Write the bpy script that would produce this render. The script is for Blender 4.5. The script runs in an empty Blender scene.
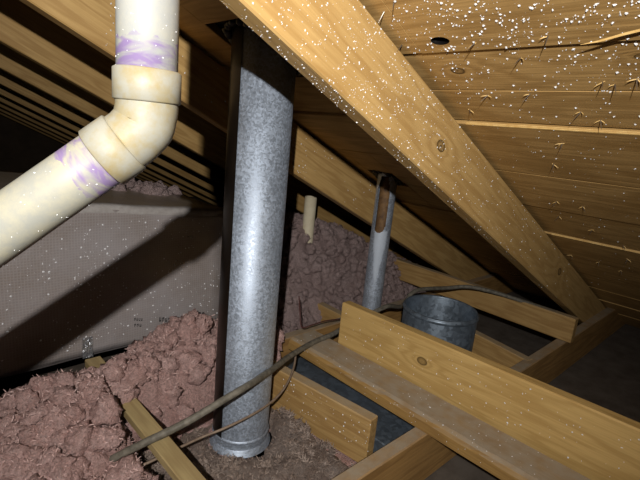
import bpy, bmesh, math, random
import numpy as np
from mathutils import Vector, Matrix, noise
random.seed(7); rng = np.random.default_rng(7)

# ------------------------------------------------------------------ camera, light, exposure
# world axes: X = down the roof slope (horizontal part), Y = along the roof boards, Z = up; attic floor at z = 0
F = 460.0                                       # focal length in pixels of the 640 x 480 frame
def nrm(v): v = np.array(v, float); return v/np.linalg.norm(v)
CY = nrm([-450, -152, 460]); _v = np.array([-.0986, 1, .234]); _v -= _v.dot(CY)*CY
CZ = -nrm(_v); CX = nrm(np.cross(CY, CZ))
if CX[0] < 0: CX = -CX
RW = np.array([CX, CY, CZ])                     # camera (right, down, forward) -> world
EYE = np.array([0, 0, .85])
right, up, fwd = RW@np.array([1., 0, 0]), RW@np.array([0, -1., 0]), RW@np.array([0, 0, 1.])
scene = bpy.context.scene
col = scene.collection
cd = bpy.data.cameras.new('camera'); cam = bpy.data.objects.new('camera', cd); col.objects.link(cam)
cd.sensor_width = 36; cd.lens = F/640*36; cd.clip_start = .02
M = Matrix.Identity(4)
for i in range(3):
    M[i][0], M[i][1], M[i][2], M[i][3] = right[i], up[i], -fwd[i], EYE[i]
cam.matrix_world = M
scene.camera = cam
w = bpy.data.worlds.new('attic_air'); scene.world = w; w.use_nodes = True
w.node_tree.nodes['Background'].inputs[0].default_value = (.9, .8, .7, 1)
w.node_tree.nodes['Background'].inputs[1].default_value = .0015
vs = scene.view_settings
vs.view_transform = 'Standard'; vs.look = 'None'; vs.gamma = 1; vs.use_curve_mapping = False; vs.exposure = 0.0
scene.cycles.diffuse_bounces = 1
# the head torch that lights the attic: worn on the photographer's head, behind, above and left of the lens
LP = EYE - right*.03 + up*.16 - fwd*.35
ld = bpy.data.lights.new('head_torch', 'SPOT'); lo = bpy.data.objects.new('head_torch', ld); col.objects.link(lo)
ld.energy = 80; ld.color = (1, .965, .91); ld.shadow_soft_size = .009; ld.spot_size = math.radians(108); ld.spot_blend = 1.0
lo.location = LP

# ------------------------------------------------------------------ pixel helpers (a pixel gives a direction; the plane touched gives the distance)
def ray(px, py): return nrm(RW@np.array([px-320, py-240, F]))
def atz(px, py, z): r = ray(px, py); return EYE + r*((z-EYE[2])/r[2])
def atx(px, py, x): r = ray(px, py); return EYE + r*(x/r[0])
def aty(px, py, y): r = ray(px, py); return EYE + r*(y/r[1])
def atd(px, py, d): r = ray(px, py); return EYE + r*(d/(RW.T@r)[2])
lo.rotation_euler = Vector(ray(275, 250)).to_track_quat('-Z', 'Y').to_euler()
H = .43
SL = nrm([400/1., 0, 0]); SL = np.array([.90834838, 0, -.41821433]); NN = np.array([.41821433, 0, .90834838])
def deck(px, py): r = ray(px, py); return EYE + r*(H/(r@NN))
def roofpt(s, y, d=0.0):                        # s down the slope, y along boards, d below the deck face
    p = EYE + SL*s + NN*(H-d); p[1] += y; return p

# ------------------------------------------------------------------ object helpers
def tag(o, label=None, cat=None, group=None, kind=None):
    if label: o['label'] = label
    if cat: o['category'] = cat
    if group: o['group'] = group
    if kind: o['kind'] = kind
    return o
def empty(name, loc=(0, 0, 0)):
    o = bpy.data.objects.new(name, None); o.location = loc; o.empty_display_size = .05; col.objects.link(o); return o
def mesh_obj(name, bm, mat, parent=None, smooth=False, mw=None):
    me = bpy.data.meshes.new(name)
    if isinstance(bm, tuple): me.from_pydata(*[list(map(tuple, a)) if len(a) else [] for a in (bm[0], [], bm[1])])
    else: bm.to_mesh(me); bm.free()
    me.materials.append(mat)
    if smooth: me.polygons.foreach_set('use_smooth', [True]*len(me.polygons))
    return link(name, me, parent, mw)
def link(name, me, parent=None, mw=None):
    o = bpy.data.objects.new(name, me); col.objects.link(o)
    if mw is not None: o.matrix_world = mw
    if parent is not None:
        o.parent = parent; o.matrix_parent_inverse = parent_mw(parent).inverted()
    return o
def parent_mw(p):
    m = p.matrix_basis.copy(); q = p
    while q.parent is not None:
        m = q.parent.matrix_basis @ (q.matrix_parent_inverse @ m) if False else q.parent.matrix_basis @ q.matrix_parent_inverse @ m
        q = q.parent
    return m
def frame(o, x, y, z):                          # matrix from an origin and three axes
    m = Matrix.Identity(4)
    for i in range(3): m[i][0], m[i][1], m[i][2], m[i][3] = x[i], y[i], z[i], o[i]
    return m
def box_bm(x0, x1, y0, y1, z0, z1, bev=.002):
    bm = bmesh.new()
    v = [bm.verts.new((x, y, z)) for x in (x0, x1) for y in (y0, y1) for z in (z0, z1)]
    for f in ((0, 1, 3, 2), (4, 6, 7, 5), (0, 4, 5, 1), (2, 3, 7, 6), (0, 2, 6, 4), (1, 5, 7, 3)):
        bm.faces.new([v[i] for i in f])
    if bev: bmesh.ops.bevel(bm, geom=list(bm.edges), offset=bev, segments=1, affect='EDGES')
    bmesh.ops.recalc_face_normals(bm, faces=bm.faces)
    return bm
def catmull(pts, n=8):
    P = [np.array(p, float) for p in pts]; P = [2*P[0]-P[1]] + P + [2*P[-1]-P[-2]]
    out = []
    for i in range(1, len(P)-2):
        for k in range(n):
            t = k/n; a, b, c, d = P[i-1:i+3]
            out.append(.5*((2*b)+(c-a)*t+(2*a-5*b+4*c-d)*t*t+(3*b-a-3*c+d)*t**3))
    out.append(P[-2]); return out
def tube_geo(path, r, seg=10, cap=True, jit=0.0):
    path = [np.array(p, float) for p in path]; V = []; Fc = []
    rr = r if hasattr(r, '__len__') else [r]*len(path)
    t0 = nrm(path[1]-path[0]); ref = np.array([0, 0, 1.]) if abs(t0[2]) < .9 else np.array([1., 0, 0])
    u = nrm(np.cross(ref, t0))
    for i, p in enumerate(path):
        t = nrm(path[min(i+1, len(path)-1)]-path[max(i-1, 0)])
        u = nrm(u - t*u.dot(t)); q = np.cross(t, u)
        for k in range(seg):
            a = 2*math.pi*k/seg
            V.append(p + (u*math.cos(a)+q*math.sin(a))*rr[i]*(1+jit*random.uniform(-1, 1)))
    for i in range(len(path)-1):
        for k in range(seg):
            Fc.append((i*seg+k, i*seg+(k+1) % seg, (i+1)*seg+(k+1) % seg, (i+1)*seg+k))
    if cap:
        Fc.append(tuple(reversed(range(seg)))); Fc.append(tuple((len(path)-1)*seg+k for k in range(seg)))
    return V, Fc
def lathe_geo(prof, seg=48, a0=0., a1=2*math.pi):     # prof: (radius, z); closed ring of profile not needed
    full = abs(a1-a0-2*math.pi) < 1e-6; n = seg if full else seg+1
    V = [(r*math.cos(a0+(a1-a0)*k/seg), r*math.sin(a0+(a1-a0)*k/seg), z) for r, z in prof for k in range(n)]
    Fc = []
    for i in range(len(prof)-1):
        for k in range(seg):
            k2 = (k+1) % n
            Fc.append((i*n+k, i*n+k2, (i+1)*n+k2, (i+1)*n+k))
    return V, Fc
def join_geo(*gs):
    V = []; Fc = []
    for v, f in gs:
        o = len(V); V += list(v); Fc += [tuple(i+o for i in q) for q in f]
    return V, Fc

# ------------------------------------------------------------------ materials
class NT:
    def __init__(s, name):
        s.m = bpy.data.materials.new(name); s.m.use_nodes = True; s.t = s.m.node_tree
        s.b = s.t.nodes['Principled BSDF']
    def n(s, typ, **kw):
        x = s.t.nodes.new(typ)
        for k, v in kw.items():
            if k.startswith('i_'):
                key = k[2:]; key = int(key) if key.isdigit() else key.replace('_', ' ')
                if hasattr(v, 'is_output') or isinstance(v, bpy.types.NodeSocket): s.t.links.new(v, x.inputs[key])
                else: x.inputs[key].default_value = v
            else: setattr(x, k, v)
        return x
    def ramp(s, fac, stops):
        r = s.n('ShaderNodeValToRGB', i_0=fac); e = r.color_ramp.elements
        while len(e) < len(stops): e.new(.5)
        for k, (p, c) in zip(e, stops):
            k.position = p; k.color = (*c, 1) if len(c) == 3 else c
        return r.outputs[0]
    def mix(s, fac, a, b, mode='MIX'):
        x = s.n('ShaderNodeMix', data_type='RGBA', blend_type=mode)
        for i, v in ((0, fac), (6, a), (7, b)):
            if isinstance(v, bpy.types.NodeSocket): s.t.links.new(v, x.inputs[i])
            else: x.inputs[i].default_value = v if i == 0 else (*v, 1)
        return x.outputs[2]
    def math(s, op, a, b=0.0, c=0.0, clamp=False):
        x = s.n('ShaderNodeMath', operation=op, use_clamp=clamp)
        for i, v in enumerate((a, b, c)):
            if isinstance(v, bpy.types.NodeSocket): s.t.links.new(v, x.inputs[i])
            else: x.inputs[i].default_value = v
        return x.outputs[0]
    def set(s, **kw):
        for k, v in kw.items():
            i = s.b.inputs[k.replace('_', ' ')]
            if isinstance(v, bpy.types.NodeSocket): s.t.links.new(v, i)
            else: i.default_value = (*v, 1) if isinstance(v, tuple) and len(v) == 3 else v
    def bump(s, hgt, strength=.3, dist=.01):
        x = s.n('ShaderNodeBump', i_Height=hgt, i_Strength=strength, i_Distance=dist)
        s.t.links.new(x.outputs[0], s.b.inputs['Normal']); return x

def wood(name, light, dark, knots=(), dust=None, stain=.35, rough=.55, rings=9.0):
    """grain runs along local X; knots: (x, y, z, radius) in local metres; dust: colour lying on up-facing sides"""
    t = NT(name)
    tc = t.n('ShaderNodeTexCoord'); oi = t.n('ShaderNodeObjectInfo')
    off = t.n('ShaderNodeVectorMath', operation='SCALE', i_0=(7.3, 3.1, 5.7)); t.t.links.new(oi.outputs['Random'], off.inputs['Scale'])
    p = t.n('ShaderNodeVectorMath', operation='ADD', i_0=tc.outputs['Object'], i_1=off.outputs[0]).outputs[0]
    st = t.n('ShaderNodeMapping', i_Vector=p, i_Scale=(1.0, rings, rings)).outputs[0]
    big = t.n('ShaderNodeTexNoise', i_Vector=st, i_Scale=1.7, i_Detail=3.0, i_Roughness=.55).outputs[0]
    ringv = t.math('MULTIPLY', big, 16.0)
    for kx, ky, kz, kr in knots:
        d = t.n('ShaderNodeVectorMath', operation='SUBTRACT', i_0=tc.outputs['Object'], i_1=(kx, ky, kz)).outputs[0]
        d = t.n('ShaderNodeMapping', i_Vector=d, i_Scale=(.55, 1, 1)).outputs[0]
        ln = t.n('ShaderNodeVectorMath', operation='LENGTH', i_0=d).outputs['Value']
        ringv = t.math('ADD', ringv, t.math('MULTIPLY', t.math('POWER', 2.718, t.math('MULTIPLY', ln, -1/(kr*2.2))), 9.0))
    band = t.math('MULTIPLY_ADD', t.math('SINE', t.math('MULTIPLY', ringv, 2.6)), .5, .5)
    fst = t.n('ShaderNodeMapping', i_Vector=p, i_Scale=(6.0, 240.0, 240.0)).outputs[0]
    fine = t.n('ShaderNodeTexNoise', i_Vector=fst, i_Scale=1.0, i_Detail=3.0).outputs[0]
    blot = t.n('ShaderNodeTexNoise', i_Vector=p, i_Scale=5.5, i_Detail=4.0, i_Roughness=.62).outputs[0]
    mid = tuple((a+b)/2 for a, b in zip(light, dark))
    c = t.ramp(band, [(0., mid), (.55, light), (1., tuple(a*1.05 for a in light))])
    c = t.mix(t.math('MULTIPLY', t.ramp(fine, [(.35, (1, 1, 1)), (.6, (0, 0, 0))]), .35), c, dark)
    c = t.mix(t.math('MULTIPLY', t.ramp(blot, [(.42, (0, 0, 0)), (.68, (1, 1, 1))]), stain), c, dark)
    for kx, ky, kz, kr in knots:
        d = t.n('ShaderNodeVectorMath', operation='SUBTRACT', i_0=tc.outputs['Object'], i_1=(kx, ky, kz)).outputs[0]
        d = t.n('ShaderNodeMapping', i_Vector=d, i_Scale=(.7, 1, 1)).outputs[0]
        ln = t.n('ShaderNodeVectorMath', operation='LENGTH', i_0=d).outputs['Value']
        ln = t.math('ADD', ln, t.math('MULTIPLY', t.math('SUBTRACT', blot, .5), kr*.8))
        k = t.ramp(t.math('DIVIDE', ln, kr), [(0, (1, 1, 1)), (.25, (.35, .35, .35)), (.62, (.6, .6, .6)), (.8, (1, 1, 1)), (1., (0, 0, 0))])
        c = t.mix(k, c, tuple(a*.22 for a in dark))
    if dust:
        nz = t.n('ShaderNodeSeparateXYZ', i_0=t.n('ShaderNodeNewGeometry').outputs['True Normal']).outputs['Z']
        dn = t.n('ShaderNodeTexNoise', i_Vector=p, i_Scale=26.0, i_Detail=5.0).outputs[0]
        k = t.math('MULTIPLY', t.math('MULTIPLY', t.math('SUBTRACT', nz, .55), 2.5, clamp=True), t.ramp(dn, [(.3, (.45, .45, .45)), (.6, (1, 1, 1))]))
        c = t.mix(k, c, dust)
    t.set(Base_Color=c, Roughness=rough, Specular_IOR_Level=.3)
    t.bump(t.math('ADD', t.math('MULTIPLY', fine, .6), t.math('MULTIPLY', band, .3)), .35, .002)
    return t.m

def galv(name, base=(.47, .54, .65), rough=.56, metal=.65, spangle=240., white=None):
    t = NT(name); tc = t.n('ShaderNodeTexCoord').outputs['Object']
    wob = t.n('ShaderNodeTexNoise', i_Vector=tc, i_Scale=90., i_Detail=2.).outputs['Color']
    v = t.n('ShaderNodeVectorMath', operation='MULTIPLY_ADD', i_0=wob, i_1=(.012, .012, .012), i_2=tc).outputs[0]
    vo = t.n('ShaderNodeTexVoronoi', i_Vector=v, i_Scale=spangle)
    sp = t.n('ShaderNodeSeparateColor', i_0=vo.outputs['Color']).outputs[0]
    cl = t.n('ShaderNodeTexNoise', i_Vector=tc, i_Scale=9., i_Detail=5.).outputs[0]
    c = t.mix(sp, tuple(a*.74 for a in base), tuple(min(1, a*1.22) for a in base))
    c = t.mix(t.math('MULTIPLY', t.ramp(cl, [(.45, (0, 0, 0)), (.7, (1, 1, 1))]), .4), c, tuple(a*.5 for a in base))
    t.set(Metallic=metal, Roughness=t.math('MULTIPLY_ADD', sp, .2, rough-.1))
    if white:                                   # pale patch, narrowing downwards: (z_low, z_high, facing angle)
        sx = t.n('ShaderNodeSeparateXYZ', i_0=tc); z0, z1, ang = white
        tz = t.math('DIVIDE', t.math('SUBTRACT', sx.outputs[2], z0), z1-z0, clamp=True)
        a = t.math('SUBTRACT', t.math('ARCTAN2', sx.outputs[1], sx.outputs[0]), ang)
        k = t.math('MULTIPLY', t.math('SUBTRACT', t.math('MULTIPLY', t.math('POWER', tz, .6), .85), t.math('ADD', t.math('ABSOLUTE', a), t.math('MULTIPLY', t.math('SUBTRACT', cl, .5), .5))), 5., clamp=True)
        k = t.math('MULTIPLY', k, t.math('LESS_THAN', sx.outputs[2], z1))
        k = t.math('MULTIPLY', k, .8); c = t.mix(k, c, (.55, .61, .70)); 
        t.set(Metallic=t.math('MULTIPLY', t.math('SUBTRACT', 1., k), metal))
    t.set(Base_Color=c)
    t.bump(t.math('ADD', sp, cl), .12, .002)
    return t.m

def plain(name, c, rough=.6, metal=0., c2=None, scale=20., bump=0., spec=.4, bdist=.003):
    t = NT(name); tc = t.n('ShaderNodeTexCoord').outputs['Object']
    nz = t.n('ShaderNodeTexNoise', i_Vector=tc, i_Scale=scale, i_Detail=5., i_Roughness=.6).outputs[0]
    t.set(Base_Color=t.mix(t.ramp(nz, [(.35, (0, 0, 0)), (.65, (1, 1, 1))]), c, c2 or tuple(a*.7 for a in c)),
          Roughness=rough, Metallic=metal, Specular_IOR_Level=spec)
    if bump: t.bump(nz, bump, bdist)
    return t.m

_k = atx(422, 361, 1.053); KX = (math.hypot(_k[0]-1.041, _k[1]-.935), _k[2]-.15)
_k = aty(441, 146, .5375)-EYE; KR = (float(_k@SL), float(_k@NN)-H+.148)
M_RAFT = wood('rafter_pine', (.56, .36, .14), (.36, .20, .065), knots=())
M_RAFT1 = wood('near_rafter_pine', (.62, .405, .16), (.43, .245, .078), knots=((KR[0], 0, KR[1], .012), (1.75, 0, .08, .016)), stain=.25)
M_DECK = wood('roof_board_pine', (.62, .39, .15), (.36, .20, .062), stain=.55, rings=7.)
_k1, _k2 = deck(457, 73)-EYE, deck(560, 62)-EYE
M_DECK0 = wood('cracked_board_pine', (.62, .39, .15), (.36, .20, .062), knots=((_k1[1], -(float(_k1@SL)-.578), .004, .011), (_k2[1]-.1, -(float(_k2@SL)-.578), .004, .007)), stain=.5, rings=7.)
M_UPR = wood('strongback_pine', (.62, .41, .155), (.44, .26, .08), knots=((KX[0], 0, KX[1], .013),), stain=.2)
M_FLAT = wood('weathered_pine', (.40, .24, .08), (.22, .12, .04), dust=(.40, .33, .25), stain=.5)
M_JOIST = wood('joist_pine', (.42, .24, .085), (.23, .12, .04), dust=(.40, .32, .23), stain=.35)
M_BLOCK = wood('blocking_pine', (.52, .33, .13), (.33, .18, .06), dust=(.44, .34, .22), stain=.3)
M_LATH = wood('lath_pine', (.46, .35, .17), (.32, .22, .10), stain=.35)
M_SPLIT = plain('raw_splinter', (.80, .55, .22), .6, c2=(.62, .38, .12), scale=60)
M_GALV = galv('galvanised_steel')
M_GALV2 = galv('galvanised_small_flue', base=(.50, .56, .66), white=(.32, .525, -2.44))
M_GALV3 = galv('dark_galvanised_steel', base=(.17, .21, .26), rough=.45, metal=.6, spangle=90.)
M_DKSTRIP = plain('dark_strip_steel', (.006, .004, .003), .35, c2=(.012, .008, .005), scale=12., bump=.15, spec=.2)
M_TAR = plain('roof_tar', (.008, .007, .007), .35, scale=60., bump=.6)
M_UNDER = plain('roofing_felt', (.012, .011, .011), .9, scale=30.)
M_RUST = plain('rusty_liner', (.22, .12, .045), .7, c2=(.09, .045, .02), scale=40., bump=.3)
M_FLECK = plain('white_fleck', (.95, .95, .97), .35, c2=(.85, .86, .9), scale=200.)
M_NAIL = plain('nail_steel', (.30, .27, .24), .4, metal=.8, scale=50.)
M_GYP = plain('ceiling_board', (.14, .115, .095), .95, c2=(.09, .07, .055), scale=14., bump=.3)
M_CABLE = plain('cable_sheath', (.20, .18, .145), .6, c2=(.10, .09, .07), scale=70., bump=.3)
M_WIRE = plain('thin_wire_sheath', (.30, .22, .16), .6, c2=(.2, .14, .1), scale=60.)
M_REDW = plain('dark_red_wire_sheath', (.10, .03, .025), .5, scale=60.)
M_CPVC = plain('cream_plastic', (.80, .72, .54), .4, c2=(.70, .60, .42), scale=25.)
M_WALL = plain('gable_board', (.10, .07, .045), .9, scale=8.)

def fibre(name, a, b, dustc, dustamt=.5):
    t = NT(name); tc = t.n('ShaderNodeTexCoord').outputs['Object']
    n1 = t.n('ShaderNodeTexNoise', i_Vector=tc, i_Scale=11., i_Detail=4., i_Roughness=.6).outputs[0]
    n2 = t.n('ShaderNodeTexNoise', i_Vector=tc, i_Scale=75., i_Detail=6., i_Roughness=.7, i_Distortion=2.2).outputs[0]
    n3 = t.n('ShaderNodeTexNoise', i_Vector=tc, i_Scale=210., i_Detail=4., i_Roughness=.7, i_Distortion=1.5).outputs[0]
    c = t.mix(t.ramp(n1, [(.38, (0, 0, 0)), (.62, (1, 1, 1))]), a, b)
    c = t.mix(t.math('MULTIPLY', t.ramp(n2, [(.44, (0, 0, 0)), (.58, (1, 1, 1))]), dustamt), c, dustc)
    c = t.mix(t.math('MULTIPLY', t.ramp(n3, [(.5, (0, 0, 0)), (.62, (1, 1, 1))]), .45), c, tuple(min(1, x*1.25) for x in a))
    t.set(Base_Color=c, Roughness=1., Specular_IOR_Level=.02, Sheen_Weight=.15, Sheen_Roughness=.6)
    t.bump(t.math('ADD', t.math('MULTIPLY', n2, 1.), t.math('MULTIPLY', n3, .5)), 1., .014)
    return t.m
M_PINK = fibre('pink_fibreglass', (.88, .57, .53), (.76, .45, .41), (.38, .20, .165), .65)
M_PINKS = plain('pink_glass_strand', (.85, .62, .58), .9, c2=(.62, .40, .36), scale=40., spec=.05)
M_DUSTY = fibre('dusty_fibreglass', (.40, .31, .265), (.30, .215, .175), (.22, .15, .12), .6)
M_DUSTYS = plain('dusty_glass_strand', (.46, .37, .32), .9, c2=(.3, .22, .18), scale=40., spec=.05)
M_MOUND = fibre('mauve_fibreglass', (.58, .43, .42), (.47, .33, .315), (.28, .19, .17), .6)
M_MOUNDS = plain('mauve_glass_strand', (.50, .38, .37), .9, c2=(.33, .24, .23), scale=40., spec=.05)
STRAND = {M_PINK: M_PINKS, M_DUSTY: M_DUSTYS, M_MOUND: M_MOUNDS}

def pvc_mat(name, primer=(), base=(.84, .82, .70), yellow=(.74, .62, .30), ya=.35):
    """primer: list of (axis z_low, z_high, strength) bands of purple primer along local Z"""
    t = NT(name); tc = t.n('ShaderNodeTexCoord').outputs['Object']
    n1 = t.n('ShaderNodeTexNoise', i_Vector=tc, i_Scale=38., i_Detail=5., i_Roughness=.65).outputs[0]
    n2 = t.n('ShaderNodeTexNoise', i_Vector=t.n('ShaderNodeMapping', i_Vector=tc, i_Scale=(30, 30, 110)).outputs[0], i_Scale=1., i_Detail=3., i_Distortion=.6).outputs[0]
    c = t.mix(t.math('MULTIPLY', t.ramp(n1, [(.42, (0, 0, 0)), (.68, (1, 1, 1))]), ya), base, yellow)
    z = t.n('ShaderNodeSeparateXYZ', i_0=tc).outputs[2]
    zz = t.math('ADD', z, t.math('MULTIPLY', t.math('SUBTRACT', n1, .5), .03))
    for a, b, k in primer:
        m = t.math('MULTIPLY', t.math('GREATER_THAN', zz, a), t.math('LESS_THAN', zz, b))
        m = t.math('MULTIPLY', m, t.math('MULTIPLY', t.ramp(n2, [(.40, (0, 0, 0)), (.58, (1, 1, 1))]), k))
        c = t.mix(m, c, (.21, .145, .31))
    t.set(Base_Color=c, Roughness=.5, Specular_IOR_Level=.35)
    t.bump(n1, .15, .002)
    return t.m

# ------------------------------------------------------------------ white flecks stuck on surfaces
def flecks(name, parent, spots):
    """spots: (point, normal, size); one small knobbly crumb each"""
    V = []; Fc = []
    for p, n, sz in spots:
        n = nrm(n); a = nrm(np.cross(n, [.3, .8, .52])); b = np.cross(n, a)
        th = random.uniform(0, 6.28); a, b = a*math.cos(th)+b*math.sin(th), b*math.cos(th)-a*math.sin(th)
        e = random.uniform(.35, 1.0); o = len(V)
        for k in range(5):
            q = 2*math.pi*k/5; r = sz*random.uniform(.7, 1.2)
            V.append(np.array(p) + a*r*math.cos(q) + b*r*e*math.sin(q) - n*.0004)
        V.append(np.array(p) + n*sz*random.uniform(.5, .9) + a*sz*random.uniform(-.2, .2))
        for k in range(5): Fc.append((o+k, o+(k+1) % 5, o+5))
    if V:
        o = mesh_obj(name, (V, Fc), M_FLECK, parent); tag(o, kind='stuff'); return o

# ------------------------------------------------------------------ floor, roof boards, rafters
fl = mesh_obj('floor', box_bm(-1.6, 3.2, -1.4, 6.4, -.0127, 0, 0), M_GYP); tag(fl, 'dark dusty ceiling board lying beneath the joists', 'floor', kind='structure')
ceil = empty('ceiling', tuple(roofpt(0, 0))); tag(ceil, 'sloping roof deck of wide brown pine boards with nail tips', 'roof deck', kind='structure')
S0, BW, Y0, Y1 = .578, .235, -1.3, 6.2
FLU = np.array([.664, .917]); FLR = .0745
SMF = np.array([1.325, 1.037]); SMR = .036
bm_basis = lambda s, d=0.: frame(roofpt(s, 0, d), (0, 1, 0), -SL, NN)      # local X along board, -Y downslope, Z outwards
planks = {}
OFF = {-1: .0, 0: -.004, 1: .002, 2: .001, 3: -.002, 4: .003, 5: .001}      # how far each board stands proud (+) into the attic
def s_of(p): return (np.array(p)-EYE)@SL
sF = s_of(roofpt(0, 0)) ; 
def s_at_xy(x): return (x - NN[0]*H)/SL[0]
holes = {}
fs = s_at_xy(FLU[0]); ss = s_at_xy(SMF[0])
for cs, cy, hw in ((fs, FLU[1], .108), (ss, SMF[1], .06)):
    for k in range(-12, 14):
        a, b = S0+BW*k, S0+BW*(k+1)
        lo_, hi_ = max(a, cs-hw), min(b, cs+hw)
        if hi_ > lo_+.004: holes.setdefault(k, []).append((lo_-a, hi_-a, cy-hw*.95, cy+hw*.95))
knot_k = None
KH = deck(440, 41); kh_s, kh_y = s_of(KH), KH[1]
for k in range(-8, 12):
    a = S0+BW*k; off = OFF.get(k, random.uniform(-.002, .004)); T = .019; g = .0025
    bm = bmesh.new()
    def add(u0, u1, y0, y1, bev=.0015):
        b2 = box_bm(y0, y1, -u1, -u0, -off, T, bev)
        me = bpy.data.meshes.new('t'); b2.to_mesh(me); b2.free(); bm.from_mesh(me); bpy.data.meshes.remove(me)
    hs = holes.get(k, [])
    if a <= kh_s < a+BW:                       # the board with the open knot hole: a ring of faces round the hole
        ku = kh_s-a; kx, ru, ry = kh_y, .010, .017
        y0h, y1h = kx-.05, kx+.05
        add(g, BW-g, Y0, y0h, 0)
        # remaining length beyond, with possible notches
        segs = [(y1h, Y1)]
        n = 24
        outer = []
        for i in range(n):
            t = 2*math.pi*i/n; c, s_ = math.cos(t), math.sin(t)
            u_, v_ = ku + ru*s_, kx + ry*c
            # project the direction on the rectangle
            m = min((.05/abs(c) if abs(c) > 1e-6 else 9), ((BW-g-ku)/s_ if s_ > 1e-6 else ((g-ku)/s_ if s_ < -1e-6 else 9)))
            outer.append((kx + m*c, -(ku + m*s_), v_, -u_))
        lower = [[bm.verts.new((o[0], o[1], -off)) for o in outer], [bm.verts.new((o[2], o[3], -off)) for o in outer],
                 [bm.verts.new((o[2], o[3], T)) for o in outer]]
        for i in range(n):
            j = (i+1) % n
            bm.faces.new((lower[0][i], lower[1][i], lower[1][j], lower[0][j])); bm.faces.new((lower[1][i], lower[2][i], lower[2][j], lower[1][j])).material_index = 1
        for cx_, cu in ((y0h, g), (y0h, BW-g), (y1h, g), (y1h, BW-g)):   # corners cut by the radial projection
            vs_ = sorted(range(n), key=lambda i: abs(outer[i][0]-cx_)+abs(outer[i][1]+cu))[:2]
            c0 = bm.verts.new((cx_, -cu, -off)); bm.faces.new((c0, lower[0][vs_[0]], lower[0][vs_[1]]))
        start = y1h
    else: start = Y0
    if not hs: add(g, BW-g, start, Y1)
    else:
        pos = start
        if k == 0: add(g, .1185, pos, .60); add(.1200, BW-g, pos, .60); pos = .60   # the cracked board
        for (u0, u1, ya, yb) in sorted(hs, key=lambda q: q[2]):
            add(g, BW-g, pos, ya)
            if u0 > g+.004: add(g, u0, ya, yb, 0)
            if u1 < BW-g-.004: add(u1, BW-g, ya, yb, 0)
            pos = yb
        add(g, BW-g, pos, Y1)
    bmesh.ops.recalc_face_normals(bm, faces=bm.faces)
    planks[k] = (mesh_obj('plank', bm, M_DECK0 if k == 0 else M_DECK, ceil, mw=bm_basis(a)), a, off); planks[k][0].data.materials.append(M_TAR)
# roofing felt over the boards, open round the two flues
u = mesh_obj('roofing_felt', box_bm(Y0, Y1, -3.3, 1.4, .0205, .026, 0), M_UNDER, ceil, mw=bm_basis(0))

def plank_of(s):
    k = int(math.floor((s-S0)/BW)); return planks[max(-8, min(11, k))]
RD, RT = .148, .042
RY = [.5375+.602*k for k in range(-1, 10)]
raft = []
names = ['pale pine rafter just beside the camera, out past the frame edge', 'wide near honey pine rafter dotted with white flecks, crossing top centre',
 'second rafter back, running behind the large galvanised flue', 'third rafter back, seen left of the flue below the second',
 'fourth rafter back, thin brown stripe left of white pipe', 'fifth rafter back, dim stripe in the dark left side',
 'sixth rafter back, dim stripe deep in the dark left side', 'seventh rafter back, faint stripe deep in the dark', 'eighth rafter back, faint stripe almost lost in the dark',
 'ninth rafter back, almost lost in the dark far end', 'last rafter against the dark gable end']
SA, SB = -1.15, 3.05
for i, y in enumerate(RY):
    # local X down the slope, local Y = along boards, Z = outwards; face towards the camera at local y = 0
    gap = .009
    o = mesh_obj('rafter', box_bm(SA-.0, SB, 0, RT, 0, RD-gap, .003), M_RAFT1 if i == 1 else M_RAFT, mw=frame(roofpt(0, y, RD), SL, (0, 1, 0), NN))
    tag(o, names[i], 'rafter', 'roof rafters'); raft.append(o)
# far gable and eave wall
tag(mesh_obj('wall_back', box_bm(-1.6, 3.2, 6.42, 6.46, 0, 1.6, 0), M_WALL), 'dark gable end far beyond the rafters', 'wall', kind='structure')
tag(mesh_obj('wall_right', box_bm(3.2, 3.24, -1.4, 6.4, 0, .5, 0), M_WALL), 'dark eave wall where the roof slope ends', 'wall', kind='structure')

# ------------------------------------------------------------------ joists, strongback, blocking
JT = .15
jn = ['dark joist below the camera at the lower right edge', 'near joist passing under the strongback towards the lower right eave', 'second joist back, behind the large flue, half buried in insulation',
      'third joist back, under the duct and buried in insulation']
for i in range(4):
    y = .5375 - .035 + .602*(i-1)
    o = mesh_obj('ceiling_joist', box_bm(-1.5, 3.1, 0, .038, 0, .148, .003), M_JOIST, mw=frame((0, y, .001), (1, 0, 0), (0, 1, 0), (0, 0, 1)))
    tag(o, jn[i], 'joist', 'ceiling joists')
JY = .5025; JY2 = JY+.602
# strongback: a flat board with an upright board on its far edge
sb = empty('strongback', (1.06, .5, JT)); tag(sb, 'L-shaped strongback of flat and upright pine boards across the joists', 'strongback')
dirv = nrm([.004, -1, 0]); perp = np.array([1., .004, 0])
L_ = 1.75
fb = frame((.926, 1.045, JT), dirv, perp, (0, 0, 1))
V = []; Fc = []
for i in range(71):                             # weathered front arris, worn unevenly along the board
    x = L_*i/70; a_ = .5+.5*noise.noise(Vector((x*14, 1, 0))); b_ = .5+.5*noise.noise(Vector((x*23, 7, 0)))
    V += [(x, 0, 0), (x, .001, .037-.007-.012*a_), (x, .004+.006*b_, .037-.003-.004*b_), (x, .012+.010*a_, .037), (x, .1145, .037), (x, .1145, 0)]
for i in range(70):
    for j in range(6): Fc.append((i*6+j, i*6+(j+1) % 6, i*6+6+(j+1) % 6, i*6+6+j))
Fc += [(0, 1, 2, 3, 4, 5), tuple(70*6+j for j in range(6))]
flat = mesh_obj('flat_board', (V, Fc), M_FLAT, sb, mw=fb)
b_ = bmesh.new(); b_.from_mesh(flat.data); bmesh.ops.recalc_face_normals(b_, faces=b_.faces); b_.to_mesh(flat.data); b_.free()
ud = nrm([.030, -.83, 0]); up_ = np.array([-ud[1], ud[0], 0]); UO = np.array([1.041, .935, JT]); uf = frame(UO, ud, up_, (0, 0, 1))
loc = [0, .1145]
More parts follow.
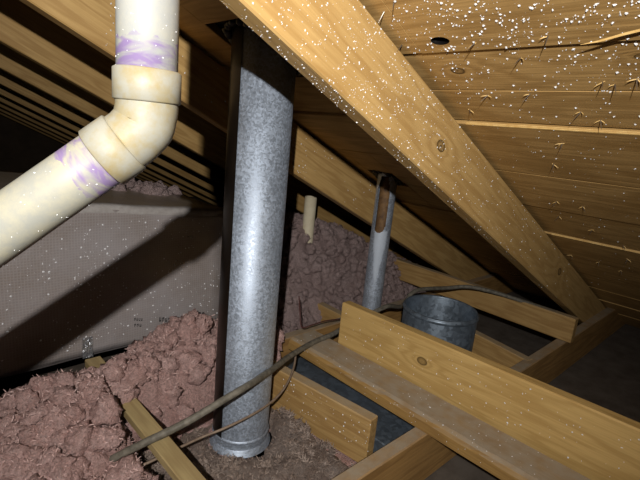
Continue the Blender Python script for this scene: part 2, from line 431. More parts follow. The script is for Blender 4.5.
upr = mesh_obj('upright_board', box_bm(0, L_, 0, .036, 0, .178, .004), M_UPR, sb, mw=uf)

def block(name, label, px0, px1, ztop, hgt, thick, mat, z_floor=None, extra=(0, 0), bev=.003):
    a, b = atz(*px0, ztop), atz(*px1, ztop); d = nrm(b-a); L = np.linalg.norm(b-a); a = a - d*extra[0]; L += sum(extra)
    q = np.array([-d[1], d[0], 0]); q = q if q[0] > 0 else -q
    o = mesh_obj(name, box_bm(0, L, 0, thick, 0, hgt, bev), mat, mw=frame((a[0], a[1], ztop-hgt), d, q, (0, 0, 1)))
    return o
o = block('blocking_board', '', (280, 371), (371, 421), .148, .140, .036, M_BLOCK, extra=(.07, 0))
tag(o, 'short pine blocking board beside the foot of the large flue', 'board', 'blocking boards'); blk1 = o
o = block('blocking_board', '', (470, 331), (528, 361), .150, .146, .036, M_BLOCK, extra=(.35, 0))
tag(o, 'short low pine board behind the strongback, below the longer back board', 'board', 'blocking boards'); blk2 = o
o = block('blocking_board', '', (309, 299), (352, 321), .150, .146, .036, M_BLOCK, extra=(.05, .0))
tag(o, 'pine board end poking from the mauve heap left of slim vent pipe', 'board', 'blocking boards')
# long back board, standing on the joists
P1 = atz(566, 342, .151)
a_, b_ = atx(575, 323, P1[0]), atx(400, 267, P1[0]+.02)
d = nrm((b_-a_)*[1, 1, 0]); q = np.array([d[1], -d[0], 0]); q = q if q[0] > 0 else -q
o = mesh_obj('back_board', box_bm(-.0, 1.15, 0, .036, 0, .10, .003), M_BLOCK, mw=frame((a_[0], a_[1], .1505), d, q, (0, 0, 1)))
tag(o, 'long pine board on the joists behind the open duct collar', 'board', 'blocking boards')
# lath in the pink insulation
o = mesh_obj('lath', box_bm(-.1, .575, 0, .042, 0, .022, .002), M_LATH, mw=frame((.372, .70, .145), nrm([.0, 1, 0]), nrm([1, 0, 0]), (0, 0, 1)))
tag(o, 'pale wooden lath half buried in pink insulation at lower left', 'lath'); lath = o

# ------------------------------------------------------------------ large flue
ZT = 1.35
face = math.atan2(-FLU[1], -FLU[0])            # the side turned to the camera
fr = empty('flue_pipe', (FLU[0], FLU[1], .0)); tag(fr, 'large galvanised steel flue pipe rising through the roof deck', 'flue pipe')
T0 = Matrix.Translation((FLU[0], FLU[1], 0))
prof = [(FLR, .004), (FLR, ZT), (FLR-.001, ZT), (FLR-.001, .004)]
mesh_obj('pipe_body', lathe_geo(prof, 72), M_GALV, fr, smooth=True, mw=T0)
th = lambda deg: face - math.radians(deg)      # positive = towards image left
g0 = lathe_geo([(FLR+.0004, .045), (FLR+.0016, .046), (FLR+.0016, ZT-.01), (FLR+.0004, ZT-.009)], 24, th(118), th(40))  # thin black shell along the image-left side of the flue
tag(mesh_obj('dark_strip', g0, M_DKSTRIP, fr, smooth=True, mw=T0), 'black strip down the left side of the pipe')
mesh_obj('seam_bead', lathe_geo([(FLR, .036), (FLR+.003, .039), (FLR+.003, .043), (FLR, .046)], 72), M_GALV, fr, smooth=True, mw=T0)
mesh_obj('base_collar', lathe_geo([(FLR, .02), (FLR+.003, .018), (FLR+.004, .006), (FLR+.009, .003), (FLR+.009, .001), (FLR, .001)], 72), M_GALV, fr, smooth=True, mw=T0)
# tar sealant round the roof penetration
def tar_ring(parent, c, r, n, sz, zoff=0.):
    gs = []
    for i in range(n):
        t = 2*math.pi*i/n + random.uniform(-.1, .1)
        x, y = c[0]+r*math.cos(t), c[1]+r*math.sin(t); z = EYE[2]+(H-NN[0]*x)/NN[2] + zoff
        b = bmesh.new(); bmesh.ops.create_icosphere(b, subdivisions=2, radius=1)
        s = sz*random.uniform(.7, 1.3)
        V = [(x+v.co.x*s*(1+.4*noise.noise(v.co*2.3+Vector((i, 0, 0)))), y+v.co.y*s*(1+.4*noise.noise(v.co*2+Vector((0, i, 0)))), z+v.co.z*s*random.uniform(.9, 1.1)*.9) for v in b.verts]
        gs.append((V, [tuple(v.index for v in f.verts) for f in b.faces])); b.free()
    o = mesh_obj('tar_sealant', join_geo(*gs), M_TAR, parent, smooth=True); tag(o, 'lumpy black tar sealant'); return o
tar_ring(fr, FLU, FLR+.010, 40, .011, .006)

# ------------------------------------------------------------------ small flue with a cut-out near its top
sr = empty('vent_pipe', (SMF[0], SMF[1], 0)); tag(sr, 'slim galvanised vent pipe with rusty cut-out, right of the large flue', 'vent pipe')
T1 = Matrix.Translation((SMF[0], SMF[1], 0))
zc0, zc1 = aty(384, 231, SMF[1])[2], aty(386, 176, SMF[1])[2]
face2 = math.atan2(-SMF[1], -SMF[0]); NSEG = 64
zs = list(np.linspace(.002, zc0, 14)) + list(np.linspace(zc0, zc0+.03, 14)[1:]) + list(np.linspace(zc0+.03, zc1, 14)[1:]) + [1.1]
V = []; Fc = []
for r in (SMR, SMR-.0012):
    for z in zs:
        for k in range(NSEG): t = 2*math.pi*k/NSEG; V.append((r*math.cos(t), r*math.sin(t), z))
nz = len(zs)
def cut(z, t):
    dlt = (t-face2+math.pi) % (2*math.pi) - math.pi; dlt += math.radians(16)   # cut lies slightly right of centre
    hw = .66 if z < zc1-.05 else .66-6*(z-zc1+.05)
    if not zc0 < z < zc1-.004: return False
    if z < zc0+.03: hw *= math.sqrt(max(0, 1-((zc0+.03-z)/.03)**2))
    return abs(dlt - math.radians(0)) < hw
for L in (0, 1):
    for i in range(nz-1):
        for k in range(NSEG):
            t = 2*math.pi*(k+.5)/NSEG; z = (zs[i]+zs[i+1])/2
            if cut(z, t): continue
            b0 = L*nz*NSEG; q = (b0+i*NSEG+k, b0+i*NSEG+(k+1) % NSEG, b0+(i+1)*NSEG+(k+1) % NSEG, b0+(i+1)*NSEG+k)
            Fc.append(q if L == 0 else q[::-1])
mesh_obj('pipe_body', (V, Fc), M_GALV2, sr, smooth=True, mw=T1)
mesh_obj('liner', lathe_geo([(SMR-.013, zc0-.05), (SMR-.013, 1.1), (SMR-.014, 1.1)], 40), M_RUST, sr, smooth=True, mw=T1)['label'] = 'rusty brown inner liner'
mesh_obj('base_collar', lathe_geo([(SMR, .014), (SMR+.003, .012), (SMR+.006, .002), (SMR, .001)], 40), M_GALV3, sr, smooth=True, mw=T1)
tar_ring(sr, SMF, SMR+.012, 16, .012, .004)

# ------------------------------------------------------------------ duct boot with open round collar
dc = empty('duct_collar', (1.36, .81, 0)); tag(dc, 'open round galvanised duct collar standing on a low metal box', 'duct')
cp = atz(441, 307, .335); CR = .5*(477.5-405)/F*(RW.T@(cp-EYE))[2]
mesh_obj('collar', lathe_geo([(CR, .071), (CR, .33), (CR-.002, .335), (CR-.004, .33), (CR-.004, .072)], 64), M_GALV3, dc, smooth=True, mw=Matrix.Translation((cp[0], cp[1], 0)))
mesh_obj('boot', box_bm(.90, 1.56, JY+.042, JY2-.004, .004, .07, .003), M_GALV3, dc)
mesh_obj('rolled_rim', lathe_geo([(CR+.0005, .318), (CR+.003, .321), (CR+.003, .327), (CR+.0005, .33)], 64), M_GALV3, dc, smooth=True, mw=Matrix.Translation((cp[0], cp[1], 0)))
print('collar', cp, CR)

# ------------------------------------------------------------------ white plastic pipe in front
DP = .465
P0 = atd(147, 127, DP); Pt = atd(147.5, -40, DP)
top = P0 + np.array([0, 0, .30]); low = atd(-60, 272, .44); dl = nrm(low-P0)
pr = .5*57/F*DP
pv = empty('plastic_pipe', tuple(P0)); tag(pv, 'thick white plastic pipe with angled elbow and purple primer stains', 'pipe')
def axis_frame(o, z):
    z = nrm(z); x = nrm(np.cross([.2, .9, .1], z)); return frame(o, x, np.cross(z, x), z)
E1, E2 = .040, .040                             # hub distances from the elbow's corner
m1 = pvc_mat('white_plastic_upper', primer=[(.04, .083, .9)], base=(.30, .31, .305), ya=.12)
m2 = pvc_mat('white_plastic_lower', primer=[(.03, .085, .9)], base=(.30, .30, .265), ya=.2)
m3 = pvc_mat('white_plastic_elbow', base=(.32, .312, .262), yellow=(.30, .235, .105), ya=.85)
mesh_obj('upper_pipe', tube_geo([(0, 0, .012), (0, 0, .1), (0, 0, .3)], pr, 40), m1, pv, smooth=False, mw=axis_frame(P0, (0, 0, 1))).data.shade_smooth()
lp = mesh_obj('lower_pipe', tube_geo([(0, 0, .012), (0, 0, .1), (0, 0, .62)], pr, 40), m2, pv, mw=axis_frame(P0, dl)); lp.data.shade_smooth()
ebr = pr*1.035
uz = np.array([0, 0, 1.])
bend = [P0+uz*.026, P0+uz*.018, P0+(uz*.010+dl*.002), P0+(uz+dl)*.004, P0+(uz*.002+dl*.010), P0+dl*.018, P0+dl*.028]
elb = mesh_obj('elbow', tube_geo(catmull(bend, 3), ebr, 40), m3, pv); elb.data.shade_smooth()
def hub(ax, d0, d1, nm):
    r2 = pr*1.12
    o = mesh_obj(nm, lathe_geo([(pr*.98, d0), (r2-.002, d0), (r2, d0+.0015), (r2, d1-.0015), (r2-.002, d1), (pr*.98, d1)], 48), m3, pv, mw=axis_frame(P0, ax)); o.data.shade_smooth()
    return o
hub(uz, .024, .055, 'hub'); hub(dl, .026, .055, 'hub')
print('pvc', P0, pr, 'angle', math.degrees(math.acos(-dl[2])))

# ------------------------------------------------------------------ slim cream pipe stub behind
c0 = atd(311, 197, 1.95); r_ = .5*12/F*1.95
o = mesh_obj('plastic_stub', lathe_geo([(0, .0), (r_, .0), (r_, c0[2]), (r_-.004, c0[2]), (r_-.004, c0[2]-.05), (0, c0[2]-.05)], 32), M_CPVC, smooth=False, mw=Matrix.Translation((c0[0], c0[1], .002)))
o.data.shade_smooth(); tag(o, 'short cream plastic pipe stub poking out of the back insulation', 'pipe')

# ------------------------------------------------------------------ wrapped duct
t = NT('duct_wrap'); tc = t.n('ShaderNodeTexCoord').outputs['Object']
sx = t.n('ShaderNodeSeparateXYZ', i_0=tc)
gx = t.math('POWER', t.math('ABSOLUTE', t.math('SINE', t.math('MULTIPLY', sx.outputs[0], 420.))), 6.)
gz = t.math('POWER', t.math('ABSOLUTE', t.math('SINE', t.math('MULTIPLY', t.math('ADD', sx.outputs[2], sx.outputs[1]), 420.))), 6.)
mesh_ = t.math('MAXIMUM', gx, gz)
cl = t.n('ShaderNodeTexNoise', i_Vector=tc, i_Scale=6., i_Detail=6., i_Roughness=.65).outputs[0]
c = t.mix(t.ramp(cl, [(.35, (0, 0, 0)), (.65, (1, 1, 1))]), (.37, .335, .34), (.28, .235, .215))
c = t.mix(t.math('MULTIPLY', mesh_, .25), c, (.52, .49, .49))
nz_ = t.n('ShaderNodeSeparateXYZ', i_0=t.n('ShaderNodeNewGeometry').outputs['True Normal']).outputs['Z']
dn = t.n('ShaderNodeTexNoise', i_Vector=tc, i_Scale=20., i_Detail=6.).outputs[0]
c = t.mix(t.math('MULTIPLY', t.math('GREATER_THAN', nz_, .75), t.ramp(dn, [(.3, (.5, .5, .5)), (.6, (1, 1, 1))])), c, (.36, .29, .215))
t.set(Base_Color=c, Roughness=t.math('MULTIPLY_ADD', cl, .4, .15), Metallic=.15, Specular_IOR_Level=.5)
crk = t.n('ShaderNodeTexNoise', i_Vector=tc, i_Scale=16., i_Detail=4., i_Distortion=1.).outputs[0]
t.bump(t.math('ADD', t.math('MULTIPLY', mesh_, .12), crk), .25, .01)
M_DUCT = t.m
M_DUCT2 = plain('reinforced_tape', (.42, .395, .38), .4, c2=(.33, .30, .285), scale=60., bump=.3)
M_TAPE = plain('foil_tape', (.62, .64, .68), .25, metal=.8, c2=(.45, .46, .5), scale=90., bump=.8, bdist=.004)
M_INK = plain('printed_ink', (.03, .028, .028), .6)
du = empty('wrapped_duct', (.2, 1.3, .15)); tag(du, 'large boxy air duct in grey reinforced foil wrap, at left', 'duct')
b = bmesh.new()
DX0, DX1, DY0, DY1, DZ0, DZ1 = -.75, .86, 1.30, 1.98, .153, .605
nx, ny, nzz = 60, 26, 18
bmesh.ops.create_cube(b, size=1)
bmesh.ops.scale(b, vec=(DX1-DX0, DY1-DY0, DZ1-DZ0), verts=b.verts); bmesh.ops.translate(b, vec=((DX0+DX1)/2, (DY0+DY1)/2, (DZ0+DZ1)/2), verts=b.verts)
bmesh.ops.bevel(b, geom=list(b.edges), offset=.012, segments=3, affect='EDGES')
bmesh.ops.subdivide_edges(b, edges=[e for e in b.edges if e.calc_length() > .3], cuts=22, use_grid_fill=True)
def duct_def(v):
    f = .5+.5*math.tanh((v[2]-.3)*6)
    n_ = .012*noise.noise(Vector(v)*4.) + .006*noise.noise(Vector(v)*11.)
    z = v[2] - (.085*(v[0]-.36))*max(0., (v[2]-DZ0)/(DZ1-DZ0))
    return Vector((v[0]+n_*.5, v[1]+n_, z+n_*.5*f))
for v in b.verts: v.co = duct_def(v.co)
bmesh.ops.recalc_face_normals(b, faces=b.faces)
wrap = mesh_obj('foil_wrap', b, M_DUCT, du, smooth=True)
# shiny tape: along the lower front corner and at a crumpled patch
def front(x, z, d=.002):
    q = duct_def((x, DY0, z)); return np.array((q[0], q[1]-d, q[2]))
V = []; Fc = []
tp = [(aty(87, 372, DY0)[0]-.012, .156), (aty(87, 345, DY0)[0]+.014, .22)]
n = 8
for i in range(n+1):
    for j in range(n+1):
        x = tp[0][0]+(tp[1][0]-tp[0][0])*i/n; z = tp[0][1]+(tp[1][1]-tp[0][1])*j/n
        V.append(front(x, z, .002+.003*random.random()))
for i in range(n):
    for j in range(n): Fc.append((i*(n+1)+j, (i+1)*(n+1)+j, (i+1)*(n+1)+j+1, i*(n+1)+j+1))
mesh_obj('foil_tape', (V, Fc), M_TAPE, du)['label'] = 'crumpled shiny foil tape patch'
V = []; Fc = []
for i in range(61):                            # reinforced tape folded over the upper front edge
    x = -.7+1.52*i/60; wv = .002*noise.noise(Vector((x*20, 0, 0)))
    q0, q1, q2 = duct_def((x, DY0, DZ1-.022+wv)), duct_def((x, DY0, DZ1-.011)), duct_def((x, DY0+.012, DZ1)); q3 = duct_def((x, DY0+.03+wv, DZ1))
    V += [(q0[0], q0[1]-.0012, q0[2]), (q1[0], q1[1]-.0014, q1[2]), (q1[0], q1[1]+.0025, q1[2]+.009), (q2[0], q2[1], q2[2]+.0014), (q3[0], q3[1], q3[2]+.0012)]
for i in range(60):
    for j in range(4): Fc.append((i*5+j, i*5+5+j, i*5+6+j, i*5+1+j))
tt = mesh_obj('edge_tape', (V, Fc), M_DUCT2, du, smooth=True); tt['label'] = 'paler reinforced tape along the upper edge'
# printed marks on the wrap (two short stacked lines and two smudged words, unreadable blocks of print)
gs = []
def mark(px, py, wpx, hpx, n):
    for i in range(n):
        a = aty(px+wpx*i/n, py+.35*i*wpx/n*.1, DY0); e = aty(px+wpx*(i+.62)/n, py+hpx, DY0)
        z0, z1 = e[2], a[2]
        def q(x, z): p = front(x, (z-0), .0025); return (p[0], p[1], z)
        x0, x1 = a[0], e[0]
        bars = [(x0, x0+.3*(x1-x0), z0, z1), (x0, x1, z0, z0+.3*(z1-z0)), (x1-.3*(x1-x0), x1, z0+.2*(z1-z0), z1)]
        if random.random() < .5: bars[1] = (x0, x1, z1-.3*(z1-z0), z1)
        for bx in bars:
            gs.append(([q(bx[0], bx[2]), q(bx[1], bx[2]), q(bx[1], bx[3]), q(bx[0], bx[3])], [(0, 1, 2, 3)]))
mark(134, 317.5, 9, 2.6, 4); mark(134, 323.5, 8, 2.6, 3); mark(159, 316, 12, 4, 4); mark(191, 311, 14, 5, 4)
tag(mesh_obj('printed_marks', join_geo(*gs), M_INK, du), 'small faded black print', kind='stuff')

# ------------------------------------------------------------------ loose insulation (nobody could count it)
protos = []
for i in range(10):
    b = bmesh.new(); bmesh.ops.create_icosphere(b, subdivisions=3, radius=1)
    o_ = Vector((i*3.1, i*1.7, 0)); V = []
    for v in b.verts:
        n_ = .45+.5*noise.noise(v.co*1.2+o_) + .30*noise.noise(v.co*2.7+o_) + .30*noise.noise(v.co*5.5+o_) + .26*noise.noise(v.co*11+o_)
        V.append(v.co*max(.3, .55+.75*n_))
    protos.append((np.array([tuple(v) for v in V]), [tuple(v.index for v in f.verts) for f in b.faces])); b.free()
def fluff(name, mat, x0, x1, y0, y1, res, hfun, ntuft, tsz, ok=lambda x, y: True, seed=0, nstrand=14000):
    nx, ny = int((x1-x0)/res)+1, int((y1-y0)/res)+1
    V = []; hz = {}
    for i in range(nx):
        for j in range(ny):
            x, y = x0+(x1-x0)*i/(nx-1), y0+(y1-y0)*j/(ny-1)
            p = Vector((x*26+seed, y*26, 0))
            d = noise.turbulence(p*.5, 4, False)*.035 + .012*abs(noise.noise(p*2.)) + .006*noise.noise(p*5.)
            edge = min(1, max(0, min(i, nx-1-i, j, ny-1-j)/4))
            V.append((x+.008*noise.noise(p*1.3+Vector((5, 5, 5))), y+.008*noise.noise(p*1.3+Vector((9, 2, 5))), max(.003, (hfun(x, y)+d*hscale(hfun(x, y)))*edge+.003*(1-edge))))
    Fc = [(i*ny+j, (i+1)*ny+j, (i+1)*ny+j+1, i*ny+j+1) for i in range(nx-1) for j in range(ny-1)]
    VV = [np.array(V)]; FF = list(Fc); off = len(V)
    for k in range(ntuft):
        x, y = random.uniform(x0+.02, x1-.02), random.uniform(y0+.02, y1-.02)
        if not ok(x, y): continue
        pv_, pf = protos[k % len(protos)]
        s = tsz*random.uniform(.45, 1.25); R_ = np.array(Matrix.Rotation(random.uniform(0, 6.28), 3, Vector((random.gauss(0, 1), random.gauss(0, 1), random.gauss(0, 1)))))
        q = (pv_*[1, 1, .75])@R_.T*s
        h = hfun(x, y)
        q = q + [x, y, h + .5*.035*hscale(h) + random.uniform(-.3, .35)*s]
        q[:, 2] = np.maximum(q[:, 2], .002)
        VV.append(q); FF += [tuple(i+off for i in f) for f in pf]; off += len(q)
    base = np.vstack(VV); pick = rng.integers(0, len(base), nstrand); st = base[pick]
    st = st[st[:, 2] > .008] if nstrand else st
    d1 = rng.normal(size=st.shape); d1[:, 2] = np.abs(d1[:, 2])*.8; d1 /= np.linalg.norm(d1, axis=1)[:, None]
    d2 = rng.normal(size=st.shape); d2 /= np.linalg.norm(d2, axis=1)[:, None]
    ln = rng.uniform(.005, .018, len(st))[:, None]; sd = np.cross(d1, d2); sd /= np.linalg.norm(sd, axis=1)[:, None]+1e-9; sd *= .0008
    mid = st+d1*ln*.5; tip = mid+(d1*.5+d2*.6)*ln*.5
    S = np.stack([st-sd, st+sd, mid+sd, mid-sd, tip], 1).reshape(-1, 3)
    for i in range(len(st)): a_ = off+i*5; FF.append((a_, a_+1, a_+2, a_+3)); FF.append((a_+3, a_+2, a_+4))
    nb = len(FF)-2*len(st)
    o = mesh_obj(name, (np.vstack([base, S]), FF), mat, smooth=True); o.data.materials.append(STRAND[mat])
    o.data.polygons.foreach_set('material_index', [0]*nb+[1]*(2*len(st))); tag(o, kind='stuff'); return o
def hscale(h): return min(1., .25+h*9)
def sm(a, b, x): t = min(1, max(0, (x-a)/(b-a))); return t*t*(3-2*t)
def gauss(x, y, cx, cy, sx_, sy_): return math.exp(-((x-cx)/sx_)**2-((y-cy)/sy_)**2)
def h_pink(x, y):
    d_f = math.hypot(x-FLU[0], y-FLU[1])
    h = .085 + .05*sm(.9, 1.06, y)*sm(1.33, 1.15, y) + .035*sm(.9, 1.2, y)*sm(.3, .5, x) + .105*gauss(x, y, .39, 1.0, .12, .09)
    h += .075*gauss(x, y, .64, 1.16, .10, .09) + .05*gauss(x, y, .20, .92, .14, .10) + .03*gauss(x, y, .30, 1.18, .1, .08)
    h -= .04*gauss(x, y, .12, 1.3, .15, .1)
    k = sm(.36, .33, x) if y < .95 else 1.                      # stops at the lath in front, runs on behind the flue
    k = max(sm(.37, .34, x), sm(.98, 1.06, y - .0*x))
    k *= sm(.095, .14, d_f)
    k *= 1-.75*gauss(x, y, .395, 1.23, .05, .07)               # lath shows through
    return h*k
pk = fluff('pink_insulation', M_PINK, -.55, .92, .545, 1.29, .0065, h_pink, 1500, .030, ok=lambda x, y: h_pink(x, y) > .02 and math.hypot(x-.395, y-1.235) > .055, seed=3, nstrand=60000)
tag(pk, 'fluffy pink loose fibreglass insulation at lower left', 'insulation')
def h_dusty(x, y):
    d_f = math.hypot(x-FLU[0], y-FLU[1])
    h = .012 + .02*gauss(x, y, .72, .72, .1, .08) + .018*gauss(x, y, .50, .80, .09, .08) + .03*gauss(x, y, .78, .85, .05, .1)
    return h*sm(.085, .105, d_f)+.001
dp = fluff('dusty_insulation', M_DUSTY, .345, .83, .548, 1.08, .0065, h_dusty, 200, .010, ok=lambda x, y: math.hypot(x-FLU[0], y-FLU[1]) > .12, seed=11, nstrand=16000)
tag(dp, 'flattened grey dusty insulation around the foot of the large flue', 'insulation')
def h_mound(x, y):
    k = sm(1.22, 1.46, y)
    h = (.405-.24*(max(x, 1.25)-1.37))*k + .03
    h = min(h, 1.323-.46*x-.163-.045)
    h *= sm(.90, 1.06, x)
    return max(.004, h*(1-.9*gauss(x, y, SMF[0], SMF[1], .09, .09)))
md = fluff('mauve_insulation', M_MOUND, .88, 2.35, 1.145, 1.72, .010, h_mound, 1300, .022, ok=lambda x, y: h_mound(x, y) > .05, seed=23, nstrand=34000)
tag(md, 'mauve heap of loose insulation behind the slim vent pipe', 'insulation')
tq = fluff('insulation_tuft', M_MOUND, .66, .85, 1.52, 1.80, .012, lambda x, y: .0, 0, .03, nstrand=0)
me = tq.data; bpy.data.objects.remove(tq); bpy.data.meshes.remove(me)
VV = []; FF = []; off = 0
for k in range(46):
    pv_, pf = protos[k % 10]; s = random.uniform(.02, .036); x, y = random.uniform(.60, .84), random.uniform(1.60, 1.85)
    q = pv_*s + [x, y, .575-.085*(x-.36)*1.+.5*s + .02*random.random()]; VV.append(q); FF += [tuple(i+off for i in f) for f in pf]; off += len(q)
o = mesh_obj('insulation_tuft', (np.vstack(VV), FF), M_MOUND, smooth=True); tag(o, 'pink tuft of insulation lying on top of the wrapped duct', 'insulation', kind='stuff')

# ------------------------------------------------------------------ cables
cb = [atz(100, 466, .10), atz(120, 455, .14), atz(150, 440, .175), atz(185, 423, .205), atz(222, 401, .235), atz(247, 386, .25), atz(270, 371, .235), atz(290, 356, .210), atz(312, 343, .196), atz(333, 334, .194),
      atz(343, 328, .195), np.array([1.17, .975, .215]), np.array([1.31, .958, .25]), aty(402, 306, .985), np.array([1.54, .99, .262]), atx(447, 288, 1.72), atx(470, 287, 1.79), atx(500, 294, 1.86), atx(530, 304, 1.90), atx(556, 313, 1.905)]
pth = catmull(cb, 8)
o = mesh_obj('cable', tube_geo(pth, .0085, 12, jit=.05), M_CABLE, smooth=True); tag(o, 'thick grey cable slung across the front of the large flue', 'cable')
flc = o
wr = [atz(112, 480, .10), atz(160, 457, .12), atz(200, 438, .125), atz(225, 428, .14), atz(255, 413, .145), atz(276, 398, .145), atz(288, 382, .155), atz(294, 366, .17), atz(296, 352, .19)]
o = mesh_obj('thin_cable', tube_geo(catmull(wr, 6), .0032, 8), M_WIRE, smooth=True); tag(o, 'thin tan wire running below the thick grey cable', 'cable')
rw = [aty(299, 296, 1.10), aty(300, 312, 1.09), aty(302, 327, 1.07), aty(312, 325, 1.06), aty(325, 321, 1.06), aty(340, 319, 1.06)]
o = mesh_obj('red_wire', tube_geo(catmull(rw, 6), .0022, 8), M_REDW, smooth=True); tag(o, 'dark red wire hanging before the mauve insulation', 'cable')

# ------------------------------------------------------------------ nail tips and splinters under the roof boards
nails = [(487, 97), (529, 96), (602, 84), (614, 87), (636, 81), (580, 114), (600, 122), (475, 43), (554, 163), (563, 142), (469, 111), (557, 201), (583, 206), (559, 217), (592, 230), (599, 261), (623, 246), (628, 258), (621, 270), (571, 254), (384, 12), (402, 45), (394, 2), (520, 60), (548, 36)]
bmn = bmesh.new(); bmesh.ops.create_cone(bmn, cap_ends=True, segments=6, radius1=.0013, radius2=.0002, depth=.020)
bmesh.ops.translate(bmn, vec=(0, 0, .008), verts=bmn.verts)
nail_me = bpy.data.meshes.new('nail'); bmn.to_mesh(nail_me); bmn.free(); nail_me.materials.append(M_NAIL)
def splinter_me():
    L = random.uniform(.006, .015); wd = random.uniform(.0005, .0011)
    V = [(-L*.5, -wd, 0), (-L*.5, wd, 0), (L*.2, wd*.6, .003), (L*.2, -wd*.6, .003), (L*.6, 0, .007), (-L*.5, 0, .0012), (L*.1, 0, .0042)]
    Fc = [(0, 1, 2, 3), (3, 2, 4), (0, 5, 1), (0, 3, 6, 5), (1, 5, 6, 2), (3, 4, 6), (2, 6, 4)]
    me = bpy.data.meshes.new('splinter'); me.from_pydata(V, [], Fc); me.materials.append(M_SPLIT); return me
spl = [splinter_me() for _ in range(6)]
for i, p in enumerate(nails):
    P = deck(*p); s = s_of(P); pl, a, off = plank_of(s); P = P - NN*off
    d = nrm(-NN + np.array([random.uniform(-.5, .5), random.uniform(-.6, .6), 0]))
    link('nail', nail_me, pl, axis_frame(P, d))
    for j in range(0 if i in (20, 21, 22) else random.choice((1, 2, 2))):
        x = nrm(np.array([0, 1, 0])*random.choice((-1, 1)) + SL*random.uniform(-.7, .7)); z = -NN
        link('splinter', random.choice(spl), pl, frame(P + x*.004, x, np.cross(z, x), z))
# long split slivers: at the right end of the joint and along two proud board edges
def sliver(pts, wd, th_, k):
    V = []; Fc = []; n = len(pts)
    for i, (p, f) in enumerate(pts):
        for a_, b_ in ((-1, 0), (1, 0), (0, 1)): V.append(np.array(p) + SL*a_*wd*f - NN*(b_*th_*f) )
    for i in range(n-1):
        for a_ in range(3): Fc.append((i*3+a_, i*3+(a_+1) % 3, i*3+3+(a_+1) % 3, i*3+3+a_))
    Fc += [(0, 1, 2), tuple((n-1)*3+j for j in range(3))]
    mesh_obj('splinter', (V, Fc), M_SPLIT, planks[k][0])
sliver([(deck(583, 38)-NN*.010, .15), (deck(600, 37)-NN*.006, .7), (deck(625, 31)-NN*.004, 1), (deck(660, 23)-NN*.003, 1)], .0020, .0025, -1)
pl1 = S0+BW
V = []; Fc = []
for kk, s_e, ya, yb in ((1, S0+BW+.003, .05, .53), (4, S0+4*BW+.003, .0, .53)):
    off = OFF[kk]; gs = []
    ys = np.linspace(ya, yb, 24); V = []; Fc = []
    for i, y in enumerate(ys):
        w_ = .0025+.0015*noise.noise(Vector((y*9, kk, 0)))
        V += [roofpt(s_e, y, off+.0004), roofpt(s_e+w_, y, off+.0009), roofpt(s_e-.0008, y, off-.004)]
    for i in range(len(ys)-1):
        Fc += [(i*3, i*3+1, i*3+4, i*3+3), (i*3+2, i*3, i*3+3, i*3+5)]
    mesh_obj('split_edge', (V, Fc), M_SPLIT, planks[kk][0])['label'] = 'pale raw split board edge'

# ------------------------------------------------------------------ flecks
def clump(p, sc): return .5+.5*noise.noise(Vector(p)*sc)
for k in range(-2, 7):
    pl, a, off = planks[k]; sp = []
    dens = {-2: 1700, -1: 1700, 0: 1000, 1: 160, 2: 70, 3: 45, 4: 30, 5: 20, 6: 12}[k]
    for i in range(dens):
        u_, y = random.uniform(.004, BW-.004), random.uniform(.12, .532)
        if k == 0 and random.random() < u_/BW*.9: continue
        if math.hypot((a+u_-kh_s)/.01, (y-kh_y)/.02) < 1: continue
        p = roofpt(a+u_, y, off)
        if clump(p, 16) < random.uniform(.15, .75): continue
        sp.append((p, -NN, random.choice((.0008, .0011, .0015, .002, .003))*(1. if k < 1 else .75)))
    flecks('white_flecks', pl, sp)
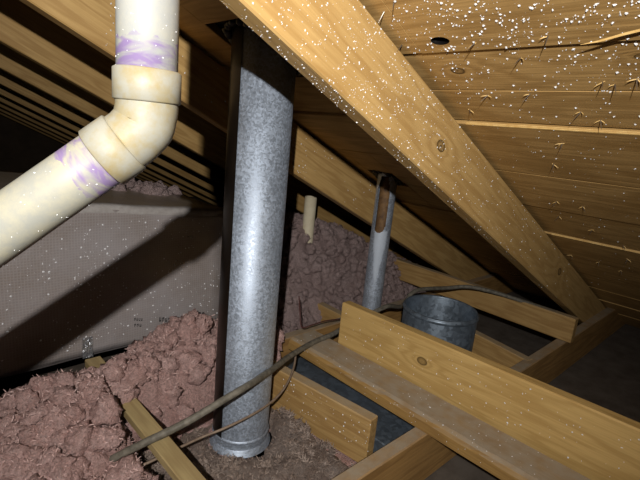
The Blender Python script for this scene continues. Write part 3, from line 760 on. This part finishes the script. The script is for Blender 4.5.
# near rafter: face and underside
sp = []
for i in range(6000):
    s = random.uniform(.2, 2.0)
    if random.random() > math.exp(-max(0, s-.45)*2.6): continue
    if random.random() < .16: p, n_ = roofpt(s, .5375+random.uniform(.002, RT-.002), RD), -NN
    else: p, n_ = roofpt(s, .5375, random.uniform(.012, RD-.003)), np.array([0, -1., 0])
    if clump(p, 18) < random.uniform(.1, .7): continue
    sp.append((p, n_, random.choice((.0008, .001, .0013, .0017, .0024))))
flecks('white_flecks', raft[1], sp)
sp = []
for i in range(420):
    s = random.uniform(.1, 1.5); p = roofpt(s, RY[2], random.uniform(.012, RD-.003))
    if clump(p, 9) < random.uniform(.3, .85): continue
    sp.append((p, np.array([0, -1., 0]), random.choice((.0015, .002, .003))))
flecks('white_flecks', raft[2], sp)
# strongback boards
def on_local(o, pts):                            # pts: local point, local normal, size
    m = np.array(o.matrix_world) if False else np.array(MW[o]); return [(m[:3, :3]@np.array(p)+m[:3, 3], m[:3, :3]@np.array(n), s) for p, n, s in pts]
MW = {flat: fb, upr: uf, blk1: blk1.matrix_basis.copy()}
flecks('white_flecks', upr, on_local(upr, [((random.uniform(.01, .9), 0, random.uniform(.04, .172)), (0, -1, 0), random.choice((.0012, .0016, .0022, .003))) for _ in range(150)]))
flecks('white_flecks', flat, on_local(flat, [((random.uniform(.02, .8), random.uniform(.006, loc[1]-.004), .037), (0, 0, 1), random.choice((.0012, .0016, .0022))) for _ in range(90)]
       + [((random.uniform(.02, .8), 0, random.uniform(.005, .033)), (0, -1, 0), .0013) for _ in range(30)]))
flecks('white_flecks', blk1, on_local(blk1, [((random.uniform(.06, .40), 0, random.uniform(.045, .134)), (0, -1, 0), random.choice((.0012, .0016, .0022, .003))) for _ in range(70)]))
# wrapped duct front
sp = []
for i in range(800):
    x, z = random.uniform(.10, .84), random.uniform(.19, .57)
    p = duct_def((x, DY0, z)); 
    if clump(p, 8) < random.uniform(.1, .8): continue
    sp.append(((p[0], p[1]-.0005, p[2]), (0, -1, 0), random.choice((.0013, .0017, .0022, .0034))))
flecks('white_flecks', du, sp)
# pipe crumbs, mostly on the right-hand side of the elbow and lower edge
sp = []
for i in range(160):
    ang = random.uniform(-2.2, .8) + math.atan2(-.9, -.3) + .9
    if random.random() < .5: base, ax = P0, uz; dd = random.uniform(.05, .2)
    else: base, ax = P0, dl; dd = random.uniform(.06, .32)
    x = nrm(np.cross([.2, .9, .1], ax)); y = np.cross(ax, x); n_ = x*math.cos(ang)+y*math.sin(ang)
    sp.append((base+ax*dd+n_*pr, n_, random.choice((.0006, .0009, .0012))))
flecks('white_flecks', pv, sp)
# dust crumbs on the dusty insulation and joist
bpy.context.view_layer.update()
